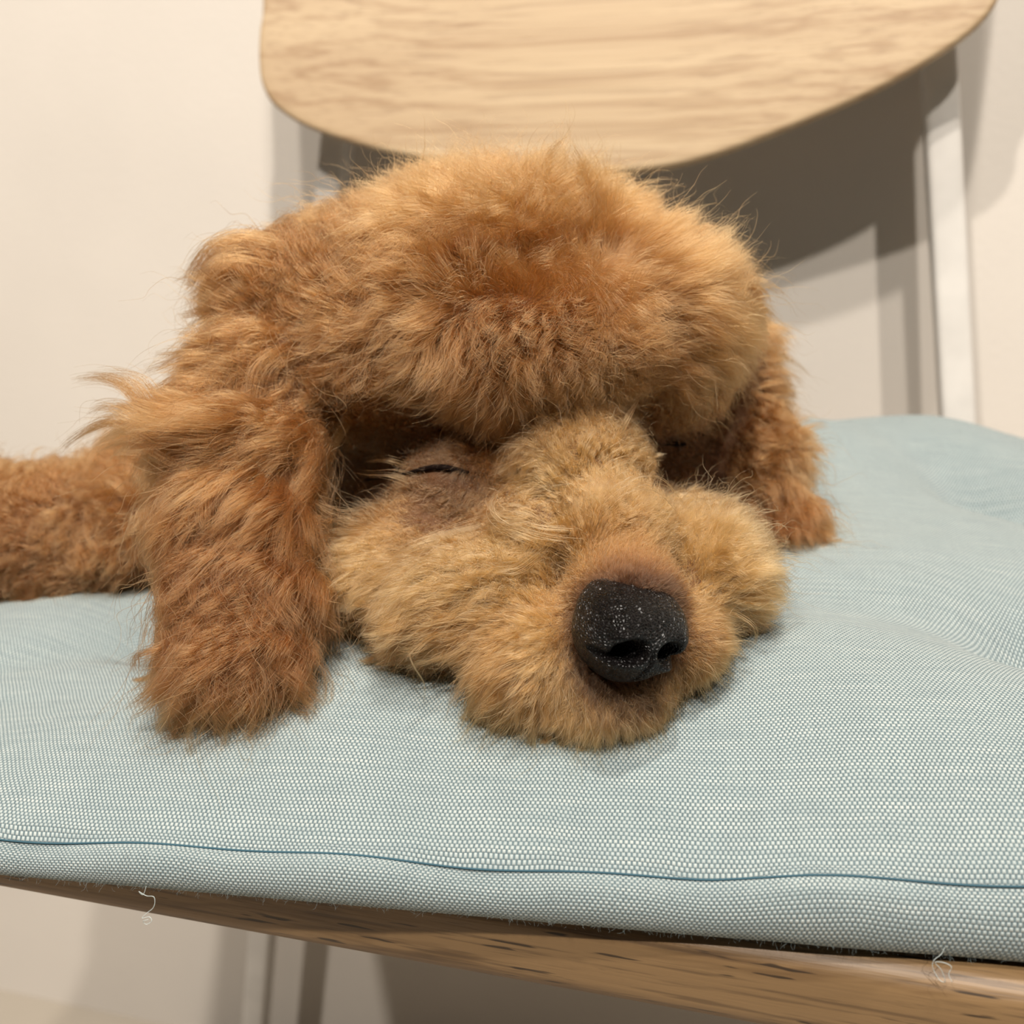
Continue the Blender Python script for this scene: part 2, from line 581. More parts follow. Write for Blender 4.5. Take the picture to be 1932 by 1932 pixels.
cush_e = empty('seat_cushion', (CU[0], CU[1], SEAT_Z))
tag(cush_e, 'puffy blue-grey woven seat cushion under the sleeping puppy', 'cushion')
cme, seam_pts, crings = cushion_mesh()
link('cover', cme, M['weave'], cush_e)
loop = np.vstack([seam_pts, seam_pts[:1]])
tag(link('stitched_seam', tube('stitched_seam', loop - np.array((0, 0, 0.0002)), 0.00022, 6), M['seam'], cush_e), 'blue stitched seam along the cushion edge')

# ------------------------------------------------------------------ the dog
FUR = 1.0                        # share of the full strand count
# (px, py, depth, half width px, half height px, half depth m, turn in degrees, group)
HEAD, EARL, EARR, BODY = 0, 1, 2, 3
BLOBS = [
    (890, 640, .302, 420, 245, .052, 0, HEAD),
    (915, 563, .302, 370, 184, .050, 0, HEAD),
    (985, 660, .274, 290, 150, .034, 0, HEAD),
    (555, 575, .293, 125, 115, .030, 0, HEAD),
    (1200, 640, .296, 190, 195, .042, 0, HEAD),
    (1085, 885, .267, 135, 115, .026, 0, HEAD),
    (1055, 800, .273, 115, 90, .024, 0, HEAD),
    (1165, 1278, .2275, 80, 42, .010, 0, HEAD),
    (690, 565, .299, 175, 135, .040, 0, HEAD),
    (1290, 1015, .270, 85, 80, .022, 0, HEAD),
    (1150, 1255, .230, 105, 55, .013, 0, HEAD),
    (800, 1015, .269, 125, 90, .022, 0, HEAD),
    (1010, 1015, .260, 150, 110, .024, 0, HEAD),
    (1280, 1035, .264, 100, 95, .022, 0, HEAD),
    (1150, 1010, .246, 105, 110, .022, 0, HEAD),
    (1175, 1120, .228, 100, 95, .018, 0, HEAD),
    (1188, 1185, .2235, 84, 88, .011, 0, HEAD),
    (900, 1125, .252, 190, 125, .024, 12, HEAD),
    (1030, 1225, .238, 140, 110, .020, 20, HEAD),
    (1320, 1080, .258, 105, 120, .024, 0, HEAD),
    (1275, 1200, .240, 80, 90, .018, 0, HEAD),
    (1145, 1305, .231, 125, 55, .014, 0, HEAD),
    (750, 1085, .270, 130, 130, .026, 0, HEAD),
    (875, 930, .271, 130, 105, .022, 0, HEAD),
    (1000, 1060, .290, 360, 200, .030, 0, HEAD),
    (960, 800, .320, 420, 330, .040, 0, HEAD),
    (900, 900, .360, 420, 200, .045, 0, BODY),
    (1180, 900, .400, 260, 130, .040, 0, BODY),
    (560, 950, .385, 300, 130, .045, 0, BODY),
    (170, 1025, .340, 240, 145, .033, 0, BODY),
    (340, 930, .362, 150, 130, .035, 0, BODY),
    (-90, 1030, .336, 200, 155, .034, 0, BODY),
    (520, 700, .272, 110, 110, .016, 0, EARL),
    (470, 830, .262, 130, 120, .012, 10, EARL),
    (450, 970, .253, 140, 120, .010, 5, EARL),
    (448, 1100, .246, 140, 110, .009, 0, EARL),
    (450, 1200, .241, 125, 95, .009, 0, EARL),
    (1385, 720, .318, 70, 120, .016, 0, EARR),
    (1420, 880, .311, 75, 110, .013, -10, EARR),
    (1465, 1000, .306, 70, 80, .012, -15, EARR),
]
blob = []
for px, py, d, rx, ry, rd, turn, g in BLOBS:
    c = W(px, py, d)
    ct, st = math.cos(math.radians(turn)), math.sin(math.radians(turn))
    fr = ray(px, py); fr /= np.linalg.norm(fr)
    a = RT * ct + UP * st; b = -RT * st + UP * ct
    B = np.stack([a, b, FW])
    blob.append((c, B, np.array((rx * d / FPX, ry * d / FPX, rd)), g))


def blob_value(p):
    """Normalised distance to each blob: (N, blobs); 1 on its surface."""
    out = np.empty((len(p), len(blob)))
    for i, (c, B, r, g) in enumerate(blob):
        out[:, i] = np.linalg.norm(((p - c) @ B.T) / r, axis=1)
    return out


GROUP = np.array([b[3] for b in blob])


def dog_body():
    bm = bmesh.new()
    for c, B, r, g in blob:
        mtx = Matrix.Translation(Vector(c)) @ Matrix(B.T.tolist()).to_4x4() @ Matrix.Diagonal((*r, 1))
        bmesh.ops.create_uvsphere(bm, u_segments=32, v_segments=20, radius=1, matrix=mtx)
    me = bpy.data.meshes.new('tmp'); bm.to_mesh(me); bm.free()
    o = bpy.data.objects.new('tmp', me); col.objects.link(o)
    rm = o.modifiers.new('r', 'REMESH'); rm.mode = 'VOXEL'; rm.voxel_size = 0.0016
    sm = o.modifiers.new('s', 'SMOOTH'); sm.factor = 0.5; sm.iterations = 34
    dg = bpy.context.evaluated_depsgraph_get()
    res = bpy.data.meshes.new_from_object(o.evaluated_get(dg))
    bpy.data.objects.remove(o)
    v = np.empty(len(res.vertices) * 3, np.float32); res.vertices.foreach_get('co', v); v = v.reshape(-1, 3).astype(float)
    # rest on the cushion: nothing sinks into it
    floor_z = cush_top(v[:, 0], v[:, 1]) + 0.0012
    v[:, 2] = np.where(v[:, 2] < floor_z, floor_z, v[:, 2])
    res.vertices.foreach_set('co', v.astype(np.float32).ravel()); res.update()
    res.name = 'body'
    return res


dog_base = W(850, 1050, .30); dog_base[2] = float(cush_top(dog_base[0], dog_base[1]))
dog = empty('dog', tuple(dog_base))
tag(dog, 'sleeping curly apricot puppy resting its head on the blue-grey cushion', 'dog')
bme = dog_body()
body_o = link('body', bme, M['skin'], dog)
nv = len(bme.vertices)
BV = np.empty(nv * 3, np.float32); bme.vertices.foreach_get('co', BV); BV = BV.reshape(-1, 3).astype(float)
bme.calc_loop_triangles()
BT3 = np.empty(len(bme.loop_triangles) * 3, np.int32); bme.loop_triangles.foreach_get('vertices', BT3); BT3 = BT3.reshape(-1, 3)
BN = np.empty(nv * 3, np.float32); bme.vertices.foreach_get('normal', BN); BN = BN.reshape(-1, 3).astype(float)
bvh = BVHTree.FromPolygons(BV.tolist(), BT3.tolist(), all_triangles=True)


def on_body(px, py):
    r = Vector(ray(px, py)).normalized()
    p, n, i, d = bvh.ray_cast(Vector(CAM), r)
    if p is None:
        t = 0.28
        p, n, i, d = bvh.find_nearest(Vector(W(px, py, t)))
    return np.array(p), np.array(n)


# ---- grooming guides: where the coat grows (photo position), which way it is combed, lift, length mm, curl mm, clumping
# coat colours
APR, LIT, RED, CRM, BRN, GRY = srgb(114, 77, 42), srgb(126, 89, 51), srgb(107, 70, 37), srgb(143, 109, 69), srgb(74, 46, 24), srgb(92, 68, 46)
G = [
    # x, y, dx, dy, lift, len, curl, clump, coat, group
    # crown and forehead
    (930, 400, 0.0, -1, .75, 18, 1.0, .30, LIT, HEAD), (800, 400, -.3, -1, .75, 18, 1.2, .35, LIT, HEAD), (1050, 400, .2, -1, .75, 18, 1.0, .30, LIT, HEAD),
    (680, 420, -.7, -.7, .65, 21, 2.0, .45, APR, HEAD), (560, 470, -1, -.3, .55, 22, 3.0, .55, APR, HEAD), (480, 540, -1, .2, .45, 24, 3.5, .6, APR, HEAD),
    (480, 620, -1, .3, .45, 24, 3.5, .6, APR, HEAD), (600, 560, -1, .1, .5, 22, 3.0, .5, APR, HEAD), (600, 660, -.7, .6, .4, 22, 3.0, .6, APR, HEAD),
    (1180, 430, .6, -.8, .65, 19, 1.0, .35, LIT, HEAD), (1290, 510, 1, -.3, .5, 20, 1.5, .45, LIT, HEAD), (1350, 600, 1, .3, .42, 20, 1.5, .55, LIT, HEAD),
    (1370, 700, 1, .6, .35, 20, 1.5, .55, APR, HEAD), (1300, 760, .9, .6, .35, 18, 1.5, .5, APR, HEAD),
    (900, 520, 0, -.6, .96, 17, 1.2, .30, APR, HEAD), (1040, 520, .1, -.6, .96, 17, 1.0, .30, APR, HEAD), (760, 520, -.6, -.4, .7, 19, 2.0, .40, APR, HEAD),
    (1170, 560, .5, -.2, .7, 18, 1.0, .35, APR, HEAD), (900, 640, 0, .5, .95, 16, 1.0, .30, APR, HEAD), (1050, 640, .1, .5, .95, 16, 1.0, .30, APR, HEAD),
    (1200, 660, .7, .4, .6, 17, 1.2, .40, APR, HEAD), (740, 640, -.7, .4, .55, 20, 2.0, .50, APR, HEAD), (800, 720, -.9, .2, .5, 14, 1.5, .45, LIT, HEAD),
    (950, 740, -.1, 1, .6, 16, 1.0, .35, APR, HEAD), (1060, 750, .1, 1, .6, 17, 1.0, .35, LIT, HEAD), (1180, 740, .8, .3, .5, 12, 1.0, .40, APR, HEAD),
    (700, 740, -.95, .35, .4, 17, 2.5, .55, APR, HEAD), (640, 780, -.5, .8, .35, 20, 2.5, .6, APR, HEAD),
    (860, 790, -.7, .5, .35, 8, .8, .4, BRN, HEAD), (960, 815, -.1, .9, .35, 10, .8, .4, APR, HEAD),
    # round the eyes: short
    (760, 850, -1, .25, .25, 8, .5, .4, GRY, HEAD), (850, 860, -1, .2, .25, 6, .4, .3, GRY, HEAD), (700, 910, -1, .2, .2, 5, .4, .3, BRN, HEAD),
    (900, 890, -.2, .9, .3, 6, .4, .3, GRY, HEAD), (830, 930, -.5, .9, .3, 9, .6, .35, GRY, HEAD), (760, 970, -1, .5, .25, 9, .6, .4, LIT, HEAD), (920, 960, -.3, 1, .3, 8, 1.0, .5, LIT, HEAD),
    (1220, 800, .3, .7, .3, 8, .8, .5, BRN, HEAD), (1280, 830, .8, .3, .2, 4, .5, .4, BRN, HEAD), (1260, 870, .8, -.1, .25, 5, .8, .5, BRN, HEAD), (1330, 880, .7, .5, .25, 7, .8, .5, BRN, HEAD),
    # bridge of the nose
    (1080, 850, -.3, -.8, .3, 10, 1.5, .55, CRM, HEAD), (1150, 870, .2, -1, .32, 11, 1.5, .55, CRM, HEAD), (1210, 910, .7, -.6, .45, 12, 2.2, .65, CRM, HEAD),
    (1060, 940, -.6, -.3, .4, 10, 1.6, .55, CRM, HEAD), (1150, 960, .1, -1, .35, 9, 1.0, .45, CRM, HEAD), (1000, 1000, -.8, .1, .35, 9, 1.8, .6, CRM, HEAD),
    (1110, 1040, -.3, -.9, .35, 7, .5, .35, LIT, HEAD), (1190, 1040, .1, -1, .35, 7, .4, .3, LIT, HEAD), (1160, 1090, -.1, -1, .3, 4.5, .2, .2, RED, HEAD), (1220, 1085, .3, -1, .3, 4.5, .2, .2, RED, HEAD),
    (1260, 1000, .6, -.7, .4, 11, 1.0, .5, CRM, HEAD),
    (1020, 1090, -1, .15, .4, 11, .6, .5, CRM, HEAD), (1035, 898, -.5, .3, .6, 10, .8, .5, CRM, HEAD), (960, 1040, -1, 0, .4, 11, .8, .5, CRM, HEAD),
    # cheeks and lips, left of the photo
    (1080, 1130, -1, -.2, .3, 6, .4, .35, LIT, HEAD), (1060, 1200, -1, .4, .3, 7, .4, .4, CRM, HEAD), (1090, 1260, -.9, .9, .3, 7, .5, .45, CRM, HEAD),
    (980, 1100, -1, .05, 0.255, 15.86, 0.66, 0.58, CRM, HEAD), (900, 1060, -1, -.05, 0.2975, 18.3, 0.99, 0.58, CRM, HEAD), (820, 1070, -1, .2, 0.2975, 20.74, 1.24, 0.58, CRM, HEAD),
    (740, 1080, -.9, .5, 0.2975, 20.74, 1.24, 0.58, CRM, HEAD), (680, 1050, -1, .3, 0.255, 18.3, 1.24, 0.58, CRM, HEAD), (660, 1150, -.8, .6, 0.2975, 17.08, 1.24, 0.58, APR, HEAD),
    (960, 1180, -.9, .5, 0.2975, 18.3, 0.83, 0.58, LIT, HEAD), (860, 1180, -.9, .5, 0.2975, 19.52, 1.16, 0.63, LIT, HEAD), (760, 1190, -.8, .7, 0.2975, 18.3, 1.32, 0.63, APR, HEAD),
    (990, 1260, -.6, .9, 0.2975, 17.08, 0.99, 0.63, LIT, HEAD), (900, 1250, -.6, .9, 0.255, 15.86, 1.16, 0.63, APR, HEAD), (1040, 1310, -.4, 1, 0.2975, 15.86, 1.16, 0.63, LIT, HEAD),
    (1120, 1320, -.1, 1, 0.255, 13.42, 0.66, 0.58, CRM, HEAD), (1180, 1325, .1, 1, .25, 9, .6, .45, CRM, HEAD), (1240, 1310, .4, 1, .3, 9, .6, .45, LIT, HEAD),
    # cheeks and lips, right of the photo
    (1300, 1120, 1, -.4, .35, 7, .6, .4, CRM, HEAD), (1310, 1200, 1, .2, .35, 8, .6, .4, LIT, HEAD), (1290, 1270, .8, .8, .3, 8, .6, .45, LIT, HEAD),
    (1330, 1050, .9, -.3, 0.34, 17.08, 0.83, 0.58, CRM, HEAD), (1390, 1080, 1, .3, 0.34, 17.08, 0.99, 0.58, CRM, HEAD), (1390, 1160, .9, .6, 0.2975, 15.86, 0.99, 0.58, LIT, HEAD), (1330, 980, .8, -.6, 0.34, 17.08, 0.99, 0.58, CRM, HEAD), (1400, 990, 1, .1, 0.34, 18.3, 0.99, 0.58, LIT, HEAD),
    # ear, left of the photo
    (560, 690, -.4, 1, 0.24, 28.8, 3.0, .65, APR, EARL), (480, 720, -1, .45, 0.28, 31.2, 4.0, .7, APR, EARL), (420, 760, -1, .3, 0.28, 33.6, 4.5, .7, APR, EARL),
    (540, 800, -.2, 1, 0.2, 31.2, 3.5, .7, APR, EARL), (600, 830, -.1, 1, 0.16, 31.2, 2.5, .75, APR, EARL), (440, 860, -.6, 1, 0.24, 31.2, 3.5, .7, APR, EARL), (360, 860, -.9, .7, 0.24, 28.8, 3.0, .7, APR, EARL),
    (590, 950, .05, 1, 0.16, 28.8, 2.5, .7, APR, EARL), (500, 950, -.3, 1, 0.2, 28.8, 3.0, .65, RED, EARL), (400, 980, -.5, 1, 0.24, 28.8, 3.0, .65, RED, EARL), (320, 1000, -.1, 1, 0.28, 24, 2.5, .6, RED, EARL),
    (580, 1080, .1, 1, 0.2, 26.4, 2.5, .65, APR, EARL), (480, 1080, -.2, 1, 0.24, 26.4, 2.5, .6, RED, EARL), (370, 1100, -.2, 1, 0.24, 26.4, 2.5, .6, RED, EARL), (310, 1120, .05, 1, 0.28, 24, 2.5, .6, RED, EARL),
    (560, 1190, .1, 1, 0.24, 21.6, 2.5, .6, RED, EARL), (460, 1200, -.1, 1, 0.28, 24, 2.5, .6, RED, EARL), (350, 1220, -.05, 1, 0.28, 24, 3.0, .65, RED, EARL), (500, 1260, .0, 1, 0.28, 21.6, 3.0, .6, RED, EARL), (400, 1270, -.2, 1, 0.28, 21.6, 3.0, .65, RED, EARL),
    # ear, right of the photo
    (1420, 700, .9, .4, .35, 18, 2.0, .55, APR, EARR), (1440, 800, .8, .6, .35, 20, 2.0, .55, APR, EARR), (1450, 900, .5, .9, .35, 22, 2.0, .6, APR, EARR), (1490, 980, .6, .9, .35, 22, 2.0, .6, RED, EARR), (1480, 1050, .6, 1, .3, 20, 2.0, .6, RED, EARR),
    # the body behind
    (30, 920, -.4, -.5, .6, 17, 2.5, .5, APR, BODY), (150, 900, -.3, -.6, .6, 17, 2.5, .5, APR, BODY), (250, 900, -.5, -.4, .5, 17, 2.5, .5, APR, BODY), (60, 1000, -.6, .3, .55, 16, 2.5, .5, RED, BODY), (180, 1000, -.6, .3, .55, 16, 2.5, .5, APR, BODY),
    (60, 1080, -.4, .6, .45, 13, 2.0, .5, RED, BODY), (200, 1080, -.4, .6, .45, 12, 2.0, .5, RED, BODY),
]
gp = np.empty((len(G), 3)); gt = np.empty((len(G), 3)); gl = np.empty((len(G), 4)); gc = np.empty((len(G), 3)); gg = np.empty(len(G), int)
for i, (x, y, dx, dy, lift, ln, curl, cl, coat, grp) in enumerate(G):
    p, n = on_body(x, y)
    t = dx * RT - dy * UP
    t = t - n * np.dot(t, n); t /= np.linalg.norm(t) + 1e-9
    gp[i], gt[i], gl[i], gc[i], gg[i] = p, t, (lift, ln * 0.001, curl * 0.001, cl), coat, grp


def kd_nearest(centres, pts):
    kd = KDTree(len(centres))
    for i, c in enumerate(centres): kd.insert(c, i)
    kd.balance()
    return np.fromiter((kd.find(p)[1] for p in pts), int, len(pts))


def norm(v):
    return v / (np.linalg.norm(v, axis=-1, keepdims=True) + 1e-12)


NOSE_C = W(1187, 1196, .217)
EYES = [[W(x, y, .25) for x, y in ((690, 905), (760, 898), (825, 885), (884, 895))], [W(x, y, .262) for x, y in ((1195, 838), (1240, 832), (1290, 838))]]


def wave_noise(p, freq):
    """Smooth noise of unit size: a sum of random plane waves."""
    out = np.zeros(len(p))
    for _ in range(7):
        k = rng.normal(size=3); k *= freq / np.linalg.norm(k) * rng.uniform(0.6, 1.4)
        out += np.sin(p @ k + rng.uniform(0, 6.28))
    return out / 1.9


def grow(total):
    tri = BV[BT3]
    area = np.linalg.norm(np.cross(tri[:, 1] - tri[:, 0], tri[:, 2] - tri[:, 0]), axis=1) / 2
    cen = tri.mean(1); nrm = norm(np.cross(tri[:, 1] - tri[:, 0], tri[:, 2] - tri[:, 0]))
    face = (nrm * norm(CAM - cen)).sum(1)
    w = area * np.clip(0.55 + 0.9 * face, 0.20, 1.0)
    zgap = cen[:, 2] - cush_top(cen[:, 0], cen[:, 1])
    w *= np.where(zgap < 0.0022, 0.02, 1.0)                     # the belly side lying on the cushion
    dist = np.linalg.norm(cen - CAM, axis=1)
    w *= np.clip((0.27 / dist) ** 2, 0.35, 1.4)
    for s0 in range(0, len(cen), 20000):
        e0 = slice(s0, s0 + 20000)
        w0 = 1 / (((cen[e0, None] - gp[None]) ** 2).sum(-1) + 0.006 ** 2) ** 1.8
        ln0 = (w0 @ gl[:, 1]) / w0.sum(1)
        w[e0] *= np.clip((0.014 / ln0) ** 1.5, 0.8, 5.0)
    dnz = np.linalg.norm(cen - NOSE_C, axis=1)
    w *= 1 + 0.7 * (dnz < 0.035) + 1.2 * (dnz < 0.019)
    k = rng.choice(len(tri), total, p=w / w.sum())
    r1, r2 = np.sqrt(rng.random(total)), rng.random(total)
    bc = np.stack([1 - r1, r1 * (1 - r2), r1 * r2], 1)
    P = (tri[k] * bc[..., None]).sum(1)
    N = norm((BN[BT3[k]] * bc[..., None]).sum(1))
    bvv = blob_value(P)
    grp = np.full(total, HEAD)
    best = np.stack([bvv[:, GROUP == g].min(1) for g in range(4)], 1)
    grp = best.argmin(1)
    # blend the guides
    t = np.zeros((total, 3)); q = np.zeros((total, 4)); c = np.zeros((total, 3))
    for s in range(0, total, 20000):
        e = slice(s, s + 20000)
        d2 = ((P[e, None] - gp[None]) ** 2).sum(-1)
        ww = 1 / (d2 + 0.006 ** 2) ** 1.8
        ww *= np.where(grp[e, None] == gg[None], 1.0, 0.02)
        ww /= ww.sum(1, keepdims=True)
        t[e] = ww @ gt; q[e] = ww @ gl; c[e] = ww @ gc
    t = t - N * (t * N).sum(1, keepdims=True)
    t = norm(t)
    lift, ln, curl, cl = q.T
    # the bare nose and eyelids
    dn = np.linalg.norm(P - NOSE_C, axis=1)
    keep = dn > 0.0098
    for eye in EYES:
        for a, b in zip(eye[:-1], eye[1:]):
            ab = b - a
            u = np.clip(((P - a) @ ab) / (ab @ ab), 0, 1)
            dd = np.linalg.norm(((P - a - u[:, None] * ab) @ np.stack([RT, UP]).T), axis=1)
            near = (dd < (0.0014 if b is eye[-1] else 0.0007)) & (np.abs((P - a) @ FW) < 0.04)
            keep &= ~near
    P, N, t, lift, ln, curl, cl, c, grp = (x[keep] for x in (P, N, t, lift, ln, curl, cl, c, grp))
    n = len(P)
    K = 9
    s = np.linspace(0, 1, K)
    # locks (large) and tufts (small)
    nl, ns = max(60, n // 420), max(400, n // 26)
    li = rng.choice(n, nl, replace=False); si = rng.choice(n, ns, replace=False)
    off = grp[:, None] * 5.0 * np.array((1, 0, 0))
    lock = kd_nearest((P + off)[li], P + off)
    tuft = kd_nearest((P + off)[si], P + off)
    def per(m, idx, *shape): return rng.normal(size=(m, *shape))[idx]
    bi = np.cross(N, t)
    calm = np.where((grp == EARL) | (grp == EARR), 0.42, 1.0)
    ang = calm * (0.34 * wave_noise(P, 130) + 0.22 * wave_noise(P, 330) + per(ns, tuft) * 0.15 + rng.normal(size=n) * 0.13)
    tt = np.cos(ang)[:, None] * t + np.sin(ang)[:, None] * bi
    bb = np.cross(N, tt)
    lf = np.clip(lift + 0.10 * wave_noise(P, 150) + per(ns, tuft) * 0.06 + rng.normal(size=n) * 0.06, 0.08, 0.98)
    fly = rng.random(n) < 0.05
    L = ln * np.clip(1 + 0.08 * wave_noise(P, 160) + per(ns, tuft) * 0.09, 0.6, 1.5) * rng.uniform(0.62, 1.06, n)
    L = np.where(fly, L * rng.uniform(1.0, 1.5, n), L)
    under = rng.random(n) < np.where(grp == EARL, 0.05, 0.13)                                  # the short dense undercoat
    lf = np.where(under, rng.uniform(.55, .9, n), lf)
    L = np.where(under & ~fly, L * 0.6, L)
    # shape: rises, then lays over along the comb and sags a little
    pts = np.empty((n, K, 3)); pts[:, 0] = P - N * 0.0006
    ph = 2.6 * wave_noise(P, 90) + per(ns, tuft) * 0.6
    turns = np.clip(1.15 + 0.25 * wave_noise(P, 110) + 0.2 * per(ns, tuft), .5, 2)
    bend = np.interp(lf, (0, .6, .92), (1.0, .85, .15))
    for j in range(1, K):
        m = (s[j] + s[j - 1]) / 2
        up = lf * (1 - 0.65 * m)
        fl = (1 - lf) + lf * m * bend
        sw = curl / np.maximum(L, 1e-4) * 6.28 * turns * (0.35 + m)
        a1 = ph + 6.28 * turns * m
        d = N * up[:, None] + tt * fl[:, None] + bb * (sw * np.cos(a1))[:, None] + N * (0.55 * sw * np.sin(a1))[:, None]
        d = norm(d)
        d[:, 2] -= 0.16 * m
        d = norm(d)
        pts[:, j] = pts[:, j - 1] + d * (L / (K - 1))[:, None]
    # frizz per hair
    fr = np.cumsum(rng.normal(size=(n, K, 3)) * s[None, :, None], axis=1) * (L * 0.012)[:, None, None]
    # clumping
    own_l, own_s = pts[li[lock]], pts[si[tuft]]
    cl2 = np.where(fly | under, cl * 0.1, cl * rng.uniform(0.75, 1.15, n))
    kl = (cl2 * 0.55)[:, None] * s[None] ** 1.4
    ks = np.clip(cl2 * 1.15, 0, 0.93)[:, None] * np.clip(s[None], 0, 1) ** 0.9
    # shift the tuft centre itself towards its lock so that both levels agree
    pts_l = pts + kl[..., None] * (own_l - pts) * np.array(1.0)
    centre_s = pts_l[si]
    out = pts_l + ks[..., None] * (centre_s[tuft] - pts_l)
    out += fr * np.where(fly, 2.2, 1.0)[:, None, None]
    # hairs lie on the cushion, not in it
    fz = cush_top(out[..., 0], out[..., 1]) + 0.0004
    out[..., 2] = np.maximum(out[..., 2], fz)
    cc = c * np.clip(1 + per(nl, lock) * 0.07 + per(ns, tuft) * 0.05 + rng.normal(size=n) * 0.10, 0.6, 1.4)[:, None]
    rim = np.clip((0.0155 - np.linalg.norm(P - NOSE_C, axis=1)) / 0.0045, 0, 1)[:, None] * 0.9
    cc = cc * (1 - rim) + np.array(srgb(50, 31, 18)) * rim
    cc[:, 2] *= np.clip(1 + rng.normal(size=n) * 0.06, 0.8, 1.2)
    rad = np.full(n, 0.000040) * rng.uniform(0.75, 1.25, n)
    near_nose = np.clip((0.02 - np.linalg.norm(P - NOSE_C, axis=1)) / 0.01, 0, 1)
    rad *= 1 - 0.25 * near_nose
    return out, cc, rad, grp, P


def hair_object(name, pts, coat, rad, parent, mat, taper=0.25):
    n, K = pts.shape[:2]
    h = bpy.data.hair_curves.new(name)
    h.add_curves([K] * n)
    h.position_data.foreach_set('vector', pts.astype(np.float32).ravel())
    a = h.attributes.new('radius', 'FLOAT', 'POINT')
    prof = np.interp(np.linspace(0, 1, K), (0, .55, 1), (1, .9, taper))
    a.data.foreach_set('value', (rad[:, None] * prof[None]).astype(np.float32).ravel())
    a = h.attributes.new('coat', 'FLOAT_COLOR', 'CURVE')
    a.data.foreach_set('color', np.column_stack([np.clip(coat, 0, 1), np.ones(n)]).astype(np.float32).ravel())
    h.materials.append(mat)
    o = bpy.data.objects.new(name, h)
    col.objects.link(o)
    o.parent = parent
    o.matrix_parent_inverse = Matrix.Translation(-parent.location)
    return o


